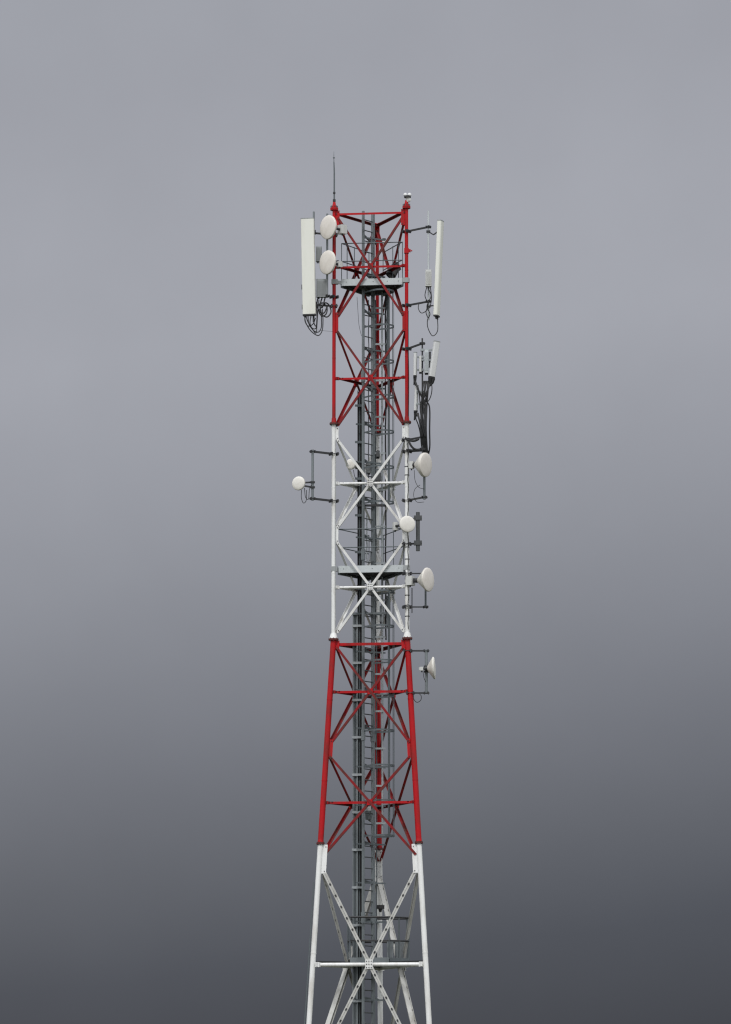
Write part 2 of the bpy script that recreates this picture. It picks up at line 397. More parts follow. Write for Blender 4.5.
# ------------------------------------------------------------------ work platforms
def platform(label, vtop, vbot, u0, u1, rail_v, full=True, bracks=True, back=.82, y0=None):
    zt, zb = W(372, vtop, -.55).z, W(372, vbot, -.55).z
    a, b, c = leg(0, zt), leg(1, zt), leg(2, zt)
    d = (b - a).normalized()
    fa = a + d * ((W(u0, vtop, a.y).x - a.x) / d.x); fb = a + d * ((W(u1, vtop, a.y).x - a.x) / d.x)
    n = face_n(0, 1); fa = fa - n * .13; fb = fb - n * .13
    ce = (a + b) / 2; bk = ce.lerp(c, back); la = fa.lerp(bk, .18) - d * .02; lb = fb.lerp(bk, .18) + d * .02
    pts = [fa, fb, lb, bk + d * .2, bk - d * .2, la]
    t = thing('work_platform', label, 'platform', ((fa.x + fb.x) / 2, 0, zb), 'work platforms inside the tower')
    mb = MB(); hi = [p - V((0, 0, zt - zb - .012)) for p in pts]; mb.poly(hi, .03)
    # bearer beams under the grating
    for s_ in (.12, .38, .62, .88):
        p = fa.lerp(fb, s_) - V((0, 0, zt - zb + .03)); q = bk.lerp(p, .12); q.z = p.z
        mb.bar(p - n * .03, q, .03, .055, mi=0)
    mb.build('deck', 'grate', t)
    mb = MB(); mb.bar(fa.lerp(fb, -.0) + n * .02 + V((0, 0, -(zt - zb) / 2)), fb + n * .02 + V((0, 0, -(zt - zb) / 2)), .014, zt - zb, up=(0, 0, 1))
    for s_ in (.08, .3, .52, .75, .93):
        mb.drum(fa.lerp(fb, s_) + n * .03 - V((0, 0, (zt - zb) * .45)), n, .01, .012, 8, mi=1)
    mb.build('fascia', ['galvl', 'dark'], t)
    for p, q in ((fb, lb), (lb, bk + d * .2), (bk - d * .2, la), (la, fa)):
        mb = MB(); mb.bar(p - V((0, 0, zt - zb)), q - V((0, 0, zt - zb)), .06, .1); mb.build('edge_beam', 'galvd', t)
    zr = W(372, rail_v, -.5).z - zt
    for h in (zr, zr * .5):
        mb = MB(); off = V((0, 0, h)); loop = [la, fa, fb, lb]
        for p, q in zip(loop, loop[1:]): mb.tube([p + off, q + off], .014, 8)
        mb.tube([la + off, bk - d * .2 + off], .015, 8); mb.tube([lb + off, bk + d * .2 + off], .015, 8)
        mb.build('guard_rail', 'galvd', t)
    for p in ((fa, fb, la.lerp(bk, .25), lb.lerp(bk, .25), la, lb, bk - d * .2, bk + d * .2) if full else (fb, lb.lerp(bk, .25), bk - d * .2, bk + d * .2)):
        mb = MB(); mb.tube([p - V((0, 0, .04)), p + V((0, 0, zr))], .011, 8); mb.build('post', 'galvd', t)
    if bracks:
        for L_, e in ((a, fa), (b, fb)):
            mb = MB(); zz = (zt + zb) / 2; Lp = V((L_.x, L_.y, zz)); E = V((e.x, e.y, zz))
            mb.box(Lp + (E - Lp).normalized() * .02, .17, .15, .13, (d, n, V((0, 0, 1)))); mb.bar(Lp, E, .05, .09); mb.build('leg_bracket', 'rgrey', t)
    return t
platform('pale grey work platform with guard rails near the tower top', 278, 284.6, 341, 402, 242.5)
platform('pale grey work platform with guard rails in the upper white band', 565, 572, 338, 403, 528.5, full=False)
# lower rest platform
zt, zb = W(372, 957.5, -.3).z, W(372, 964, -.3).z
t = thing('work_platform', 'dull grey rest platform with dark rails in the bottom white band', 'platform', (.3, 0, zb), 'work platforms inside the tower')
Pq = [W(350, 958, -.3), W(389, 958, -.3), W(409, 958, .0), W(407, 958, .5), W(352, 958, .7), W(348, 958, .2)]
for p in Pq: p.z = zt
mb = MB(); mb.poly([p - V((0, 0, .04)) for p in Pq], .05)
for x in (.05, .35, .65): mb.bar(Pq[0].lerp(Pq[1], x) - V((0, 0, .13)), Pq[5].lerp(Pq[3], x) - V((0, 0, .13)), .04, .08)
for i in range(3):
    L_ = leg(i, zt - .16); mb.bar(L_, V((AX, .1, zt - .16)), .06, .1)
mb.build('deck', 'grate', t)
mb = MB(); mb.bar(Pq[0] + V((0, -.02, -.085)), Pq[1] + V((0, -.02, -.085)), .012, .17); mb.build('fascia', 'galv', t)
mb = MB(); mb.bar(Pq[1] + V((0.02, -.02, -.06)), Pq[2] + V((0, -.02, -.06)), .012, .1); mb.build('fascia', 'galvd', t)
for v in (917, 940.5):
    mb = MB(); h = W(372, v, -.3).z - zt; o = V((0, 0, h))
    for p, q in zip(Pq, Pq[1:] + Pq[:1]): mb.tube([p + o, q + o], .026 if v < 930 else .024, 8)
    mb.build('guard_rail', 'dark', t)
for p in Pq + [Pq[1].lerp(Pq[2], .5)]:
    mb = MB(); mb.tube([p - V((0, 0, .03)), p + V((0, 0, W(372, 917, -.3).z - zt))], .022, 8); mb.build('post', 'galvd', t)

# ------------------------------------------------------------------ mounts
def mount(label, pole, r, arms, leg_i, group='pipe mounts for the antennas', armr=.022, pm='galv', am='dark', clamp=True):
    """pole (u, v0, v1, y); arms list of (v at leg, v at pole)"""
    u, v0, v1, y = pole; c = W(u, (v0 + v1) / 2, y); z1, z0 = W(u, v0, y).z, W(u, v1, y).z
    t = thing('antenna_mount', label, 'antenna mount', (c.x, c.y, z0), group)
    mb = MB(); mb.tube([(c.x, c.y, z0), (c.x, c.y, z1)], r, 14); mb.drum((c.x, c.y, z1 + .004), (0, 0, 1), r * .96, .008); mb.build('pole', pm, t)
    for (vl, vp) in arms:
        zl = None
        yl = leg(leg_i, zf(vl)).y; L_ = leg(leg_i, W(370, vl, yl).z); e = V((c.x, c.y, W(u, vp, y).z))
        d = (e - L_).normalized(); dh = V((d.x, d.y, 0)).normalized(); dn = dh.cross(V((0, 0, 1)))
        mb = MB(); mb.bar(L_, e + d * (r + .03), armr * 2, armr * 2.1)
        mb.build('arm', am, t)
        mb = MB()
        rl = .05 if L_.z > zf(423) else .07
        for s_ in (-1, 1): mb.box(L_ + dh * (s_ * (rl + .02)), .035, .2, .085, (dh, dn, V((0, 0, 1))))
        for s_ in (-1, 1): mb.tube([L_ + dn * (s_ * .085) - dh * (rl + .06), L_ + dn * (s_ * .085) + dh * (rl + .06)], .01, 6)
        mb.build('leg_clamp', am, t)
        mb = MB()
        for s_ in (-1, 1): mb.box(e + dh * (s_ * (r + .014)), .026, .12, .07, (dh, dn, V((0, 0, 1))))
        for s_ in (-1, 1): mb.tube([e + dn * (s_ * .045) - dh * (r + .05), e + dn * (s_ * .045) + dh * (r + .05)], .008, 6)
        mb.build('pole_clamp', am, t)
    return c, t
def box_thing(name, label, cat, u0, u1, v0, v1, y, depth, m, group=None, fins=True, az=0, dark_bottom=True):
    p, q = W(u0, v0, y), W(u1, v1, y); w, h = q.x - p.x, p.z - q.z; c = V(((p.x + q.x) / 2, y, (p.z + q.z) / 2))
    ca, sa = math.cos(rad(az)), math.sin(rad(az)); ax = (V((ca, sa, 0)), V((-sa, ca, 0)), V((0, 0, 1)))
    t = thing(name, label, cat, (c.x, c.y, q.z), group)
    mb = MB(); mb.extrude(rounded(w, depth, min(w, depth) * .12), c, ax, h); mb.build('casing', m, t)
    if fins:
        mb = MB(); n = max(4, int(w / .03))
        for k in range(n): mb.box(c + ax[0] * ((k + .5) / n - .5) * w * .86 - ax[1] * (depth / 2 + .012), .008, .024, h * .8, ax)
        mb.build('cooling_fins', m, t)
    if dark_bottom:
        mb = MB(); 
        for k in range(3): mb.drum(c + ax[0] * ((k - 1) * w * .27) - V((0, 0, h / 2 + .025)), (0, 0, 1), .018, .05, 10)
        mb.build('connector', 'cable', t)
    mb = MB(); mb.box(c + ax[1] * (depth / 2 + .03), w * .5, .06, h * .5, ax); mb.build('bracket', 'dark', t)
    return t
def cable(pts, label, group, r=.011, m='cable'):
    mb = MB(); mb.tube(smoothpath([W(*p) for p in pts]), r, 8)
    return tag(mb.build('jumper_cable', m), label, 'cable', group)

# ------------------------------------------------------------------ panel antennas
def panel(label, top, bot, y0, y1, w, d, az, m='cream', group=None, frontr=None, cap='dark', tilt_br=True, pole=None):
    a, b = W(top[0], top[1], y0), W(bot[0], bot[1], y1); Z = (a - b).normalized()
    f = V((math.sin(rad(az)), -math.cos(rad(az)), 0)); f = (f - Z * f.dot(Z)).normalized(); X = Z.cross(f).normalized()
    # local x = X, local y = back (-f)
    t = thing('panel_antenna', label, 'antenna', b, group)
    mb = MB(); mb.extrude(rounded(w, d, .015, 5, frontr or d * .35), (a + b) / 2, (X, -f, Z), (a - b).length, smooth=True); mb.build('radome', m, t)
    mb = MB(); mb.extrude(rounded(w * 1.02, d * 1.04, .015, 5, frontr or d * .35), a + Z * .012, (X, -f, Z), .026); mb.build('end_cap', 'rgrey', t)
    mb = MB(); mb.extrude(rounded(w * 1.0, d * 1.0, .015, 5, frontr or d * .35), b - Z * .02, (X, -f, Z), .04)
    for k in range(4): mb.drum(b + X * ((k - 1.5) * w * .22) - Z * .07, Z, .014, .07, 8)
    mb.build('connector_base', cap, t)
    if w < .2:
        mb = MB()
        for k in (-1, 1): mb.tube([b - Z * .04 + X * (k * w * .28), b - Z * .16 + X * (k * w * .2), b - Z * .27 + X * (k * w * .05 - .03)], [w * .34, w * .28, w * .14], 10)
        mb.build('cable_boot', 'cable', t)
    if pole is not None:
        for s_ in (.1, .9):
            p = b.lerp(a, s_) - f * (d / 2 - .005); q = V((pole.x, pole.y, p.z + (.0)))
            mb = MB(); mb.box(p, .09, .03, .1, (X, -f, Z)); k_ = (p + q) / 2 + V((0, 0, -.1 if s_ > .5 else .02))
            mb.bar(p, k_, .03, .03); mb.bar(k_, q, .03, .03); mb.box(q, .11, .11, .05); mb.build('tilt_bracket', 'dark', t)
    return t

# left tall panel on its pole
pc, _ = mount('steel pole behind the tall left panel antenna at the tower top', (313.7, 212, 322, -.5), .028, [(235, 233), (306, 305)], 0)
pa_ = panel('tall cream panel antenna at top left, facing the viewer with its full face', (307.5, 219.2), (309.4, 314.3), -.83, -.80, .365, .15, -8, frontr=.03, pole=pc)
for v in (287, 307):
    mb = MB(); mb.box(W(302.0 + (v - 287) * .02, v, -.76), .03, .05, .13); mb.build('edge_clip', 'dark', pa_)
box_thing('radio_unit', 'small grey finned radio unit behind the left panel, next to the lower drum dish', 'radio unit', 316, 321.8, 247, 261.5, -.52, .12, 'rgrey')
box_thing('radio_unit', 'large grey finned radio unit low behind the tall left panel antenna', 'radio unit', 316.4, 327.6, 279.5, 297.3, -.58, .16, 'rgrey')
lp = [((304.5, 316, -.8), (306, 323, -.82), (311, 331, -.8), (318, 335.5, -.75), (322, 331, -.7), (323, 322, -.65), (322.5, 309, -.6)),
      ((306, 316, -.8), (308, 322, -.82), (313, 330, -.8), (318.5, 332, -.72), (321.5, 326, -.66), (321, 310, -.6)),
      ((308, 316, -.8), (309, 324, -.84), (313, 330, -.8), (316, 333, -.76), (317, 324, -.66), (318, 306, -.58)),
      ((311, 316, -.8), (310, 323, -.86), (312, 328, -.82), (316, 328, -.7), (317, 318, -.66), (319, 300, -.58)),
      ((313, 316, -.8), (314, 323, -.82), (316, 326, -.74), (317, 318, -.66), (316, 302, -.55)),
      ((305, 316, -.8), (305, 321, -.85), (308, 326, -.86), (313, 324, -.8), (315.5, 318, -.7))]
for c in lp: cable(c, 'black jumper cable hanging in a loop beneath the tall left panel antenna', 'cables under the left panel', .014)
lp2 = [((322, 298, -.55), (320, 306, -.6), (322, 314, -.62), (327, 317, -.6), (331, 312, -.55), (329, 305, -.5), (325, 303, -.5), (322, 308, -.52)),
       ((325, 298, -.55), (323, 305, -.6), (319, 311, -.62), (322, 316, -.64), (326, 314, -.6), (327, 308, -.52), (323, 303, -.5), (318, 305, -.5)),
       ((318, 298, -.55), (317, 304, -.58), (319, 311, -.6), (324, 313, -.58), (328, 306, -.5), (335, 306, -.45))]
for c in lp2: cable(c, 'black coiled cable under the large grey radio unit on the left', 'coiled cables under the left radio unit', .019)
mb = MB(); mb.tube(smoothpath([W(318, 330, -.7), W(326, 331, -.6), W(334, 331.5, -.5)]), .004, 6)
tag(mb.build('jumper_cable', 'cable'), 'thin grey wire running level from the left cable loops to the leg', 'cable')

# ------------------------------------------------------------------ dishes
def dish(label, u, v, y, az, D, depth, radio=None, group='microwave dishes on the tower', face='dish', pole=None, tilt=0, shroud=.03, cone=False, openface=False, rcol='radio', rx=0):
    c = W(u, v, y); n = V((math.sin(rad(az)) * math.cos(rad(tilt)), -math.cos(rad(az)) * math.cos(rad(tilt)), math.sin(rad(tilt))))
    t = thing('microwave_dish', label, 'dish antenna', c, group); r = D / 2
    mb = MB()
    prof = [(r * .16, -depth)]
    for k in range(1, 9):
        q = k / 8; rr = r * (.16 + .84 * q); prof.append((rr, -shroud - (depth - shroud) * ((1 - q) if cone else (1 - (rr / r) ** 2))))
    prof += [(r, 0), (r * .985, .004)]
    mb.lathe(c, n, prof, 48)
    if openface:
        pr = [(r * .985, .004)]
        for k in range(8, -1, -1):
            q = k / 8; rr = r * .97 * q; pr.append((rr, -.004 - (depth - shroud) * .4 * (1 - (q) ** 2)))
        mb.lathe(c, n, pr, 48, mi=1)
    mb.build('reflector', ['dishback', face], t)
    if not openface:
        mb = MB(); mb.lathe(c, n, [(r * .98, .003), (r * .985, .012), (r * .93, .02), (r * .6, .03), (r * .3, .034), (0, .036)], 48); mb.build('radome', face, t)
    mb = MB(); mb.drum(c - n * (depth + .02), n, r * .2, .06); mb.build('hub', 'dark', t)
    if radio:
        dist, w, h, dd = radio; Xr = V((math.cos(rad(az)), math.sin(rad(az)), 0)); b = c - n * dist + Xr * rx; Zr = Xr.cross(n) * -1
        Zr = n.cross(Xr) * (1 if n.cross(Xr).z > 0 else -1)
        mb = MB(); mb.extrude(rounded(w, dd, .02), b, (Xr, n, Zr), h)
        for k in range(5): mb.box(b - n * (dd / 2 + .01) + Xr * ((k - 2) * w * .18), .01, .02, h * .8, (Xr, n, Zr))
        mb.build('radio_housing', rcol, t)
        mb = MB(); mb.tube([c - n * (depth + .03), b + n * (dd / 2 - .005)], .035, 12); mb.drum(b - Zr * (h / 2 + .02), Zr, .02, .05, 10); mb.build('waveguide_neck', 'dark', t)
    if pole is not None:
        s_ = c - n * (depth + .05); e = V((pole.x, pole.y, s_.z)); mb = MB()
        for dz in (-.07, .07): mb.bar(s_ + V((0, 0, dz * .5)), e + V((0, 0, dz)), .03, .045); mb.box(e + V((0, 0, dz)), .13, .13, .045)
        mb.build('mount_bracket', 'dark', t)
    return t
pd, _ = mount('short steel pole holding the two drum dishes at the upper left', (327.2, 214, 296, -.62), .03, [(262, 262), (297, 296)], 0)
dish('upper of the two cream round dishes beside the top left panel', 328, 227.3, -.95, -49, .675, .16, (.52, .2, .25, .2), pole=pd, tilt=-1)
dish('lower of the two cream round dishes beside the top left panel', 327.4, 262.4, -.95, -49, .675, .16, (.44, .12, .16, .14), pole=pd, tilt=-1)

# right tall panel
pr, _ = mount('steel pole with two angled arms holding the tall right panel', (428.4, 211, 320, -1.25), .025, [(231.5, 227), (305.5, 301.5)], 1, pm='galvl')
panel('tall cream panel antenna at top right, seen nearly edge-on and leaning outwards', (440.8, 221.5), (436.8, 315.4), -1.35, -1.35, .25, .115, 66, frontr=.05, pole=pr)
box_thing('radio_unit', 'white radio unit clamped to the pole beside the tall right panel', 'radio unit', 425.4, 431.6, 270, 286.5, -1.38, .14, 'radio')
rc = [((428, 288, -1.4), (431, 296, -1.42), (427, 306, -1.42), (430, 314, -1.4), (427.5, 320, -1.38), (428, 328, -1.4), (432.5, 335.8, -1.4), (437.5, 331, -1.38), (437.5, 319, -1.35)),
      ((426.5, 288, -1.4), (425, 296, -1.42), (428, 304, -1.4), (426, 312, -1.4), (428, 318, -1.4)),
      ((430.5, 288, -1.4), (431.5, 298, -1.42), (430, 306, -1.4), (426, 311, -1.42), (421.5, 313, -1.4), (418.5, 309, -1.35), (419, 304, -1.3), (423, 302, -1.28))]
for c in rc: cable(c, 'black jumper cable hanging in a loop below the white radio beside the right panel', 'cables under the right panel', .012)

# small sector cluster
ps, _ = mount('dark pole of the small panel cluster on the right of the second red tier', (422.4, 338.5, 456, -1.15), .022, [(349, 343.5), (440, 437), (451, 449)], 1, pm='dark')
sg = 'small panels of the right cluster'
panel('short white panel antenna leaning outwards at the right of the small cluster', (437.0, 342), (431.9, 376.5), -1.3, -1.25, .175, .1, 25, 'pale', sg, pole=None, cap='cable')
panel('short white panel antenna, upper left one of the small cluster', (415.3, 353), (415.0, 375.3), -1.25, -1.22, .085, .1, -20, 'pale', sg, pole=None, cap='cable')
panel('short white panel antenna hanging lowest in the small cluster', (416.6, 386), (415.6, 410.5), -1.15, -1.1, .09, .1, -30, 'pale', sg, pole=None, cap='cable')
for k, (u, v, e) in enumerate(((434, 350, 2), (434, 360, 2), (416, 357, 0), (416, 370, 0), (416.5, 392, 0), (416.5, 404, 0))):
    p = W(u, v, -1.2); mb = MB(); mb.bar(p, V((ps.x, ps.y, p.z + .01)), .04, .05); mb.box((ps.x, ps.y, p.z + .01), .1, .1, .06)
    tag(mb.build('standoff_bracket', 'galvm'), ['dark bracket joining the leaning right panel to the cluster pole', 'dark bracket joining the leaning right panel to the cluster pole', 'dark bracket joining the upper left short panel to the cluster pole', 'dark bracket joining the upper left short panel to the cluster pole', 'dark bracket joining the lowest short panel to the cluster pole', 'dark bracket joining the lowest short panel to the cluster pole'][k], 'bracket', ['brackets of the leaning panel', 'brackets of the upper left panel', 'brackets of the lowest panel'][k // 2])
box_thing('radio_unit', 'grey radio unit between the short panels of the right cluster', 'radio unit', 424.4, 428.6, 350, 373, -1.2, .1, 'galvl')
box_thing('radio_unit', 'slim pale filter unit on the pole above the cluster cables', 'filter unit', 419.2, 421.4, 356, 372, -1.28, .08, 'radio', fins=False)
box_thing('radio_unit', 'dark filter unit between the cluster pole and the leaning panel', 'filter unit', 428.8, 431, 352, 366, -1.12, .1, 'midgrey', fins=False)
rnd = random.Random(3)
for k in range(12):
    u0 = 424 + k * 1.2 if k < 7 else 414.5 + (k - 7) * .9
    v0 = 381 if k < 9 else 413
    uu = 421.5 + (k % 5) * 1.15
    pts = [(u0, v0, -1.25), (u0 * .6 + uu * .4 + rnd.uniform(-1, 1), v0 + 10, -1.3), (uu + rnd.uniform(-1.2, 1.2), v0 + 24, -1.25), (uu + rnd.uniform(-1.5, 1.5), 425, -1.27), (uu + rnd.uniform(-1, 1), 440, -1.2), (uu + 1.5, 454, -1.05)]
    cable(pts, 'black cable in the dense bundle falling from the small panel cluster', 'cables of the small cluster', .02)
cable([(430.5, 378, -1.25), (432, 388, -1.25), (430.5, 397, -1.25), (427, 402, -1.25), (426, 396, -1.22)], 'black cable loop bulging right below the leaning short panel', 'cable loop of the leaning panel', .013)
cable([(424, 400, -1.2), (428.5, 404, -1.2), (429.8, 412, -1.2), (429.6, 430, -1.18), (429.8, 446, -1.12), (428.5, 454, -1.0)], 'straight black cable forming the right edge of the cluster bundle', 'outer cable of the cluster', .02)
cable([(415, 378, -1.2), (415, 384, -1.2), (418, 387, -1.18), (419.5, 396, -1.15), (420.5, 412, -1.15)], 'black cable curling from the upper left short panel to the pole', 'inner cable of the cluster', .014)
cable([(415.5, 413, -1.1), (416, 419, -1.1), (418, 424, -1.12), (420, 432, -1.12), (422, 445, -1.1)], 'black cable curling from the lowest short panel down to the pole', 'low cable of the cluster', .016)
cable([(405.5, 438, -.85), (408, 440, -1.0), (414, 441, -1.15), (419, 439, -1.2)], 'thick dark cable sagging between leg and cluster foot', 'foot cable of the cluster', .03)
cable([(409, 442, -.85), (412, 447, -.95), (416, 449.5, -1.0), (424, 450, -1.05), (429, 452, -1.0)], 'thick dark cable running level to the foot of the cluster', 'level cable of the cluster', .03)

# dish D1
p1, _ = mount('light pole with two arms below the cluster, holding a tilted cream dish', (424.3, 448, 499.5, -.9), .036, [(451.5, 450.5), (500.4, 497.2)], 1)
dish('large cream dish with conical back below the small panel cluster', 425.6, 464.8, -1.2, 59, .67, .34, (.44, .12, .2, .12), pole=p1, shroud=.06, cone=True, tilt=-4)
cable([(414.2, 470, -1.0), (415, 480, -1.0), (418.5, 487, -1.0), (424, 489, -.95)], 'thin black cable sagging below the cone-backed dish', 'cables of the cone-backed dish', .007)
cable([(420, 485, -.95), (415, 489, -1.0), (413.7, 496, -1.0), (417, 502, -1.0), (424, 502, -.95)], 'thin black cable looping beside the lower arm of the cone-backed dish', 'lower cable of the cone-backed dish', .007)
# D2
p2, t2 = mount('thick dark grey pole stub right of the front-facing round dish', (417.9, 512.5, 551, -.75), .055, [(519.5, 518.5), (544, 543.5)], 1, pm='midgrey')
for v in (518, 543):
    mb = MB(); c = V((p2.x, p2.y, W(418, v, p2.y).z)); mb.box(c + V((0, -.05, 0)), .22, .05, .12); mb.box(c + V((0, .05, 0)), .22, .05, .12)
    for sx in (-1, 1): mb.tube([c + V((sx * .085, -.1, 0)), c + V((sx * .085, .1, 0))], .012, 6)
    mb.build('pole_clamp', 'midgrey', t2)
dish('round cream dish facing the viewer in front of the right leg', 407.4, 524, -1.05, 16, .455, .14, (.5, .13, .22, .14), face='dishw', pole=leg(1, zf(526)), rx=-.2)
# D3
p3, _ = mount('thin dark bracket frame holding the lower right cream dish', (425.6, 574, 608, -.5), .028, [(573.6, 573.4), (607, 607)], 1, armr=.016, pm='galvd')
dish('cream dish in the lower white band, facing right, beside a white radio box', 428.0, 579.6, -1.0, 60, .66, .32, (.56, .22, .25, .2), pole=leg(1, zf(580)), shroud=.02, cone=True, face='dish')
mb = MB(); p = W(412, 588, -.75); q = W(412, 613, -.75); mb.tube([p, q], .014, 8); tag(mb.build('rod', 'dark'), 'short thin vertical rod below the radio box of the lower right dish', 'rod')
# D4
p4, _ = mount('light pole with two flat arms on the lower red tier', (426.3, 650, 693, -.8), .04, [(650.8, 650.8), (693, 693)], 1, armr=.02)
dish('white dish seen almost edge-on beside the lower red tier', 434.0, 668.0, -.95, 84, .61, .19, (.34, .08, .1, .1), pole=p4, shroud=.02, cone=True, face='dishw', tilt=3)
cable([(423, 671, -.95), (424, 678, -.95), (426, 682, -.92)], 'thin black cable below the radio of the edge-on dish', 'cable of the edge-on dish', .007)
cable([(413.5, 692, -.9), (413.8, 699, -.92), (417, 702.3, -.92), (420.8, 700, -.92), (421, 695.5, -.9), (418, 693, -.85)], 'small round cable loop under the lower arm on the red tier', 'loop under the red tier arm', .01)
# left arm dish
p5, _ = mount('light pole on two long dark arms left of the white band', (312.6, 450, 500.5, -.75), .036, [(454, 451.5), (501, 498.6)], 0, armr=.026)
dish('small round cream dish on the long arms left of the tower', 298.5, 483.3, -1.0, -24, .385, .1, None, face='dishw', pole=p5)
cable([(301.5, 490, -.95), (301.4, 498, -.95), (303.5, 503, -.95), (306.3, 500, -.93), (306.5, 490, -.9)], 'thin dark cable looping below the small left dish', 'cables of the small left dish', .009)
cable([(304.5, 488, -.95), (305.5, 497, -.95), (308.5, 499, -.9), (309.5, 489, -.85), (312, 484, -.78)], 'thin dark cable looping close to the pole of the small left dish', 'inner cable of the small left dish', .009)
# small drum inside
dish('small round white drum dish inside the tower at the upper white band', 350.6, 464.0, -.05, -25, .29, .16, (.17, .12, .14, .1), face='dishw', pole=V((xa, .22, 0)), shroud=.07, rcol='rgrey')
cable([(353.5, 470, .2), (355, 477, .2), (359, 482, .2)], 'thin cable from the small drum dish to the tray', 'cable of the small drum dish', .008)

# cables strapped to the legs
def legpt(i, v, dx, dy):
    p = leg(i, zf(v)); return p + V((dx, dy, 0))
mb = MB(); mb.tube([legpt(0, v, -.115, -.02) for v in (882, 920, 960, 1000, 1040, 1100, 1200)], .017, 8)
tag(mb.build('leg_cable', 'galvd'), 'thin grey cable strapped along the outside of the bottom left leg', 'cable')
t = thing('leg_cable', 'black cable tied along the right leg of the upper white band', 'cable', legpt(1, 632, 0, -.08))
mb = MB(); mb.tube(smoothpath([legpt(1, v, .012 * math.sin(v * .35) + .03, -.07) for v in range(444, 634, 6)], 3), .011, 6); mb.build('sheath', 'cable', t)
for v in (467.5, 476, 548, 560, 596, 606, 617):
    mb = MB(); mb.drum(leg(1, zf(v)), (0, 0, 1), .068, .022, 16); mb.build('tie_band', 'dark', t)
mb = MB(); mb.tube(smoothpath([legpt(0, v, .05, -.07) for v in (440, 470, 520, 570, 630)], 4), .007, 6)
tag(mb.build('leg_cable', 'rgrey'), 'thin cable along the left leg of the upper white band', 'cable')
mb = MB(); mb.tube(smoothpath([legpt(1, v, .055 + .012 * math.sin(v), -.02) for v in (312, 325, 338, 350, 380, 420)], 4), .012, 6)
tag(mb.build('leg_cable', 'cable'), 'dark cable running down the outside of the right leg, second red tier', 'cable')
mb = MB(); mb.tube(smoothpath([W(357, 297, 0), W(358, 312, 0), W(359, 325, .05), W(361.5, 336, .1)], 4), .006, 6)
tag(mb.build('drop_wire', 'cable'), 'thin wire hanging from the top platform left of the ladder', 'wire')

# ------------------------------------------------------------------ tower top fittings
lt = leg(0, zf(207)); 
t = thing('lightning_rod', 'slender dark lightning rod on the top left corner of the tower', 'lightning rod', lt)
zt_ = W(333.6, 155, lt.y).z; x = lt.x
mb = MB(); mb.tube([lt + V((0, 0, .14)), V((x, lt.y, zt_ - .5)), V((x - .01, lt.y, zt_ - .2))], [.023, .021, .016], 10); mb.build('rod', 'galvd', t)
mb = MB(); mb.tube([V((x - .01, lt.y, zt_ - .22)), V((x - .012, lt.y, zt_ + .1))], [.012, .004], 8); mb.drum(V((x - .01, lt.y, zt_ - .08)), (0, 0, 1), .03, .02, 10); mb.build('tip', 'galvd', t)
mb = MB(); mb.drum(lt + V((0, 0, .2)), (0, 0, 1), .04, .07, 12); mb.drum(lt + V((0, 0, .42)), (0, 0, 1), .034, .05, 12); mb.build('collar', 'dark', t)
rt = leg(1, zf(205))
t = thing('obstruction_light', 'small white and black warning light on the top right corner', 'warning light', rt)
b = rt + V((.04, 0, .05))
mb = MB(); mb.tube([b, b + V((0, 0, .12))], [.05, .06], 14); mb.box(b + V((.05, -.03, .06)), .07, .06, .07); mb.build('base', 'radio', t)
mb = MB(); mb.drum(b + V((-.01, 0, .15)), (0, 0, 1), .095, .055, 20); mb.build('lens', 'dark', t)
for dx in (-.06, .055):
    mb = MB(); mb.lathe(b + V((dx - .01, 0, .2)), (0, 0, 1), [(.055, -.02), (.055, .01), (.042, .045), (.02, .06), (0, .064)], 16); mb.build('cap', 'pale', t)
# clamps on the top right leg
for v, label in ((252, 'red clamp block on the right leg near the top platform'),):
    p = leg(1, zf(v)); mb = MB(); mb.box(p, .13, .13, .14); mb.box(p + V((.09, -.02, 0)), .05, .05, .08); mb.drum(p + V((.14, -.02, 0)), (1, 0, 0), .02, .04, 8)
    tag(mb.build('clamp', 'red'), label, 'clamp')
# dark cloth-like bundle of gear on the top platform
t = thing('equipment_bundle', 'dark bundle of coiled gear leaning on the top platform rail', 'equipment', W(394, 277, .1))
mb = MB(); a_, b_ = W(390, 277, .1), W(397, 263, .3)
for k in range(5):
    c = a_.lerp(b_, .2 + k * .17); mb.drum(c, (b_ - a_), .15 - .018 * k + .02 * (k % 2), .1, 9)
mb.build('coil', 'dark', t)
mb = MB(); mb.bar(W(389, 277, .05), W(400, 268, .2), .06, .1); mb.build('strap', 'cable', t)
# small dome on the back rail
p = W(384, 243, .7); t = thing('small_beacon', 'tiny white beacon with dark cap behind the top guard rail', 'beacon', p)
mb = MB(); mb.tube([p, p + V((0, 0, .09))], .04, 12); mb.build('body', 'pale', t)
mb = MB(); mb.drum(p + V((0, 0, .11)), (0, 0, 1), .055, .03, 14); mb.build('cap', 'dark', t)
mb = MB(); mb.tube([p, V((p.x, p.y, p.z - .5))], .012, 8); mb.build('stem', 'galvd', t)
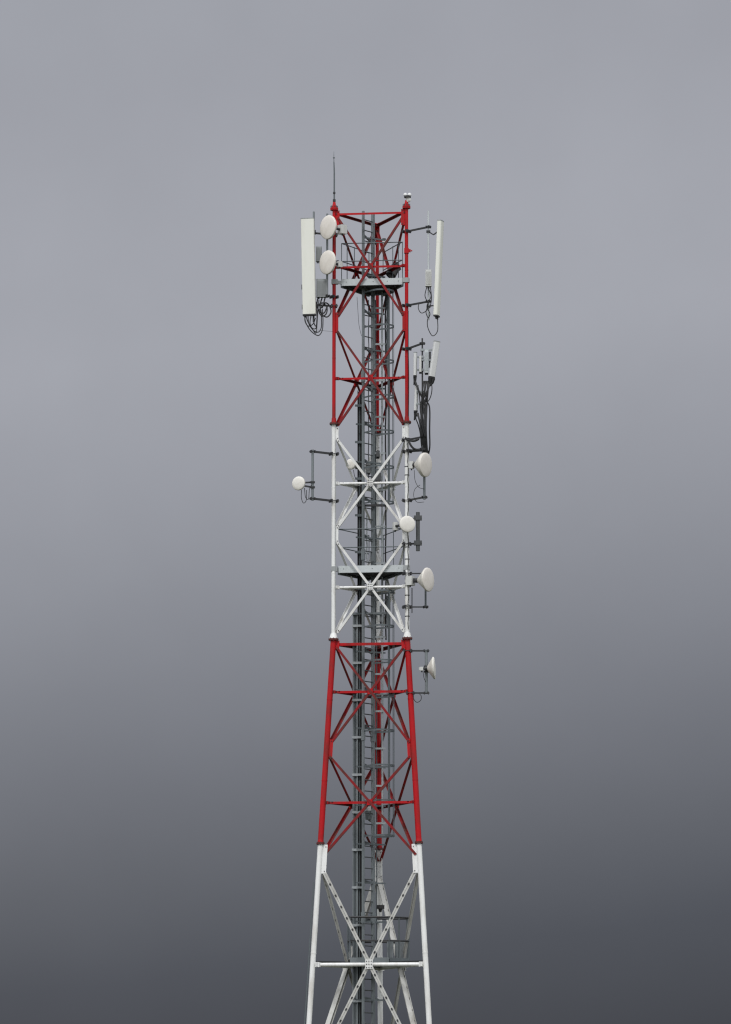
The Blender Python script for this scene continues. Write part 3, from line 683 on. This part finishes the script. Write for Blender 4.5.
# lamps and boxes lower down
p = W(369, 808, .4); t = thing('beacon_lamp', 'small round lamp with white cap behind the lower red crossing', 'lamp', p)
mb = MB(); mb.lathe(p, (0, 0, 1), [(.10, -.08), (.10, .02), (.075, .055), (0, .07)], 20); mb.build('cap', 'pale', t)
mb = MB(); mb.tube([p - V((0, 0, .09)), p - V((0, 0, .32))], [.115, .1], 18); mb.build('body', 'boxgrey', t)
mb = MB(); mb.bar(p - V((0, 0, .33)), p + V((.05, .45, -.33)), .05, .03); mb.build('bracket', 'galv', t)
p = W(380.3, 907, .5); t = thing('sensor_head', 'small dark disc-shaped fitting in front of the back leg, bottom white band', 'sensor', p)
mb = MB(); mb.drum(p, (0, 0, 1), .115, .1, 22); mb.build('body', 'cable', t)
mb = MB(); mb.tube([p - V((0, 0, .05)), p - V((0, 0, .14))], [.06, .03], 12); mb.bar(p, p + V((.02, .5, 0)), .04, .04); mb.build('bracket', 'dark', t)
box_thing('junction_box', 'dark grey box right of the ladder above the red tier', 'junction box', 379.6, 384, 606, 622, .35, .12, 'boxgrey', fins=False)
box_thing('junction_box', 'grey box hanging further right behind the white crossing brace', 'junction box', 386.3, 390.5, 596, 625, .45, .12, 'boxgrey', fins=False)
box_thing('junction_box', 'pale grey box behind the ladder rungs at the upper white crossing', 'junction box', 365.8, 371, 461.5, 473, .35, .14, 'rgrey', fins=False)
box_thing('junction_box', 'dark box just right of the ladder at the upper white crossing', 'junction box', 375.5, 381, 473, 481, .1, .14, 'midgrey', fins=False)
box_thing('junction_box', 'small dark box right of the ladder beneath the red and white joint', 'junction box', 376, 379.8, 451, 457, .3, .12, 'midgrey', fins=False)
mb = MB(); mb.bar(W(356.5, 505.5, .12), W(386, 505.5, .12), .05, .06)
tag(mb.build('support_bar', 'dark'), 'dark level support bar behind the ladder below the upper white crossing', 'support bar')
mb = MB(); mb.bar(W(352.5, 614, .1), W(386, 613, .1), .04, .05)
tag(mb.build('support_bar', 'galv'), 'grey level support bar behind the ladder above the lower red tier', 'support bar')
box_thing('equipment_cabinet', 'grey equipment cabinet standing on the bottom rest platform', 'cabinet', 387, 393.5, 940, 960.5, -.02, .2, 'boxgrey', fins=False, dark_bottom=False)
box_thing('equipment_cabinet', 'dark grey cabinet at the right end of the bottom rest platform', 'cabinet', 395, 407, 942, 960, .35, .2, 'boxgrey', fins=False, dark_bottom=False)

# ------------------------------------------------------------------ sky and light
SUN_EL, SUN_AZ = 52, -14          # azimuth: degrees left of the viewing direction's reverse
sd = bpy.data.lights.new('sun', 'SUN'); so = bpy.data.objects.new('sun', sd); COL.objects.link(so)
sd.energy = 1.5; sd.angle = rad(14); sd.color = (1, .985, .96)
dirv = V((math.sin(rad(SUN_AZ)) * math.cos(rad(SUN_EL)), -math.cos(rad(SUN_AZ)) * math.cos(rad(SUN_EL)), math.sin(rad(SUN_EL))))
so.rotation_euler = dirv.to_track_quat('Z', 'Y').to_euler(); so.location = (0, -60, 60)
w = bpy.data.worlds.new('World'); sc.world = w; w.use_nodes = True
nt = w.node_tree; N = nt.nodes; L = nt.links; bg = N['Background']
tc = N.new('ShaderNodeTexCoord'); sep = N.new('ShaderNodeSeparateXYZ'); L.new(tc.outputs['Generated'], sep.inputs[0])
def ramp(stops, src):
    r = N.new('ShaderNodeValToRGB'); e = r.color_ramp
    while len(e.elements) < len(stops): e.elements.new(.5)
    for el, (p, c) in zip(e.elements, stops): el.position = p; el.color = (*c, 1)
    L.new(src, r.inputs['Fac']); return r
nz = N.new('ShaderNodeTexNoise'); nz.inputs['Scale'].default_value = 9; nz.inputs['Detail'].default_value = 5; nz.inputs['Roughness'].default_value = .55
L.new(tc.outputs['Generated'], nz.inputs['Vector'])
# wobble the elevation a little so that the cloud bands are not ruled lines
m1 = N.new('ShaderNodeMath'); m1.operation = 'MULTIPLY_ADD'; m1.inputs[1].default_value = .006; L.new(nz.outputs['Fac'], m1.inputs[0])
m0 = N.new('ShaderNodeMath'); m0.operation = 'ADD'; m0.inputs[1].default_value = -.003; L.new(sep.outputs['Z'], m0.inputs[0]); L.new(m0.outputs[0], m1.inputs[2])
def s3(a, b, c): return lin((a, b, c))
def el(v): return math.sin(math.atan((1160 - v) / F))
def g3(r): return s3(r + .5, r + 2, r + 9.5)
mxx = N.new('ShaderNodeClamp'); mxx.inputs[1].default_value = -.15; mxx.inputs[2].default_value = .15; L.new(sep.outputs['X'], mxx.inputs[0])
m2 = N.new('ShaderNodeMath'); m2.operation = 'MULTIPLY_ADD'; m2.inputs[1].default_value = -.11; L.new(mxx.outputs[0], m2.inputs[0]); L.new(m1.outputs[0], m2.inputs[2])
front = ramp([(0.0, s3(50, 52, 60)), (el(1065), s3(62, 64, 73)), (el(959), s3(75, 77, 86))] + [(el(v), g3(r)) for v, r in ((859, 95), (759, 112), (659, 128), (559, 142), (459, 152), (330, 163), (200, 163), (50, 159))] +
             [(.32, s3(160, 163, 170)), (.6, (.6, .62, .66)), (1, (1.2, 1.22, 1.25))], m2.outputs[0])
back = ramp([(0, (.35, .36, .38)), (.1, (.8, .81, .83)), (.4, (1.22, 1.23, 1.25)), (1, (1.2, 1.22, 1.25))], m1.outputs[0])
mr = N.new('ShaderNodeMapRange'); mr.interpolation_type = 'SMOOTHSTEP'; mr.inputs[1].default_value = .75; mr.inputs[2].default_value = -.5
L.new(sep.outputs['Y'], mr.inputs[0])
mx = N.new('ShaderNodeMix'); mx.data_type = 'RGBA'; L.new(mr.outputs[0], mx.inputs[0]); L.new(front.outputs[0], mx.inputs[6]); L.new(back.outputs[0], mx.inputs[7])
sky = N.new('ShaderNodeTexSky'); sky.sky_type = 'NISHITA'; sky.sun_disc = False; sky.sun_elevation = rad(SUN_EL)
sky.sun_rotation = math.atan2(dirv.x, dirv.y)
sm = N.new('ShaderNodeMix'); sm.data_type = 'RGBA'; sm.blend_type = 'MULTIPLY'; sm.inputs[0].default_value = 1; sm.inputs[7].default_value = (.1, .1, .1, 1); L.new(sky.outputs[0], sm.inputs[6])
cl = N.new('ShaderNodeMix'); cl.data_type = 'RGBA'; cl.inputs[0].default_value = .97; L.new(sm.outputs[2], cl.inputs[6]); L.new(mx.outputs[2], cl.inputs[7])
n2 = N.new('ShaderNodeTexNoise'); n2.inputs['Scale'].default_value = 26; n2.inputs['Detail'].default_value = 6; L.new(tc.outputs['Generated'], n2.inputs['Vector'])
mr2 = N.new('ShaderNodeMapRange'); mr2.inputs[1].default_value = .3; mr2.inputs[2].default_value = .7; mr2.inputs[3].default_value = .976; mr2.inputs[4].default_value = 1.024; L.new(n2.outputs['Fac'], mr2.inputs[0])
L.new(cl.outputs[2], bg.inputs['Color']); L.new(mr2.outputs[0], bg.inputs['Strength'])

vs = sc.view_settings
sc.display_settings.display_device = 'sRGB'; vs.view_transform = 'Standard'; vs.look = 'None'; vs.exposure = 0; vs.gamma = 1; vs.use_curve_mapping = False
sc.render.engine = 'CYCLES'; sc.cycles.filter_width = 1.25
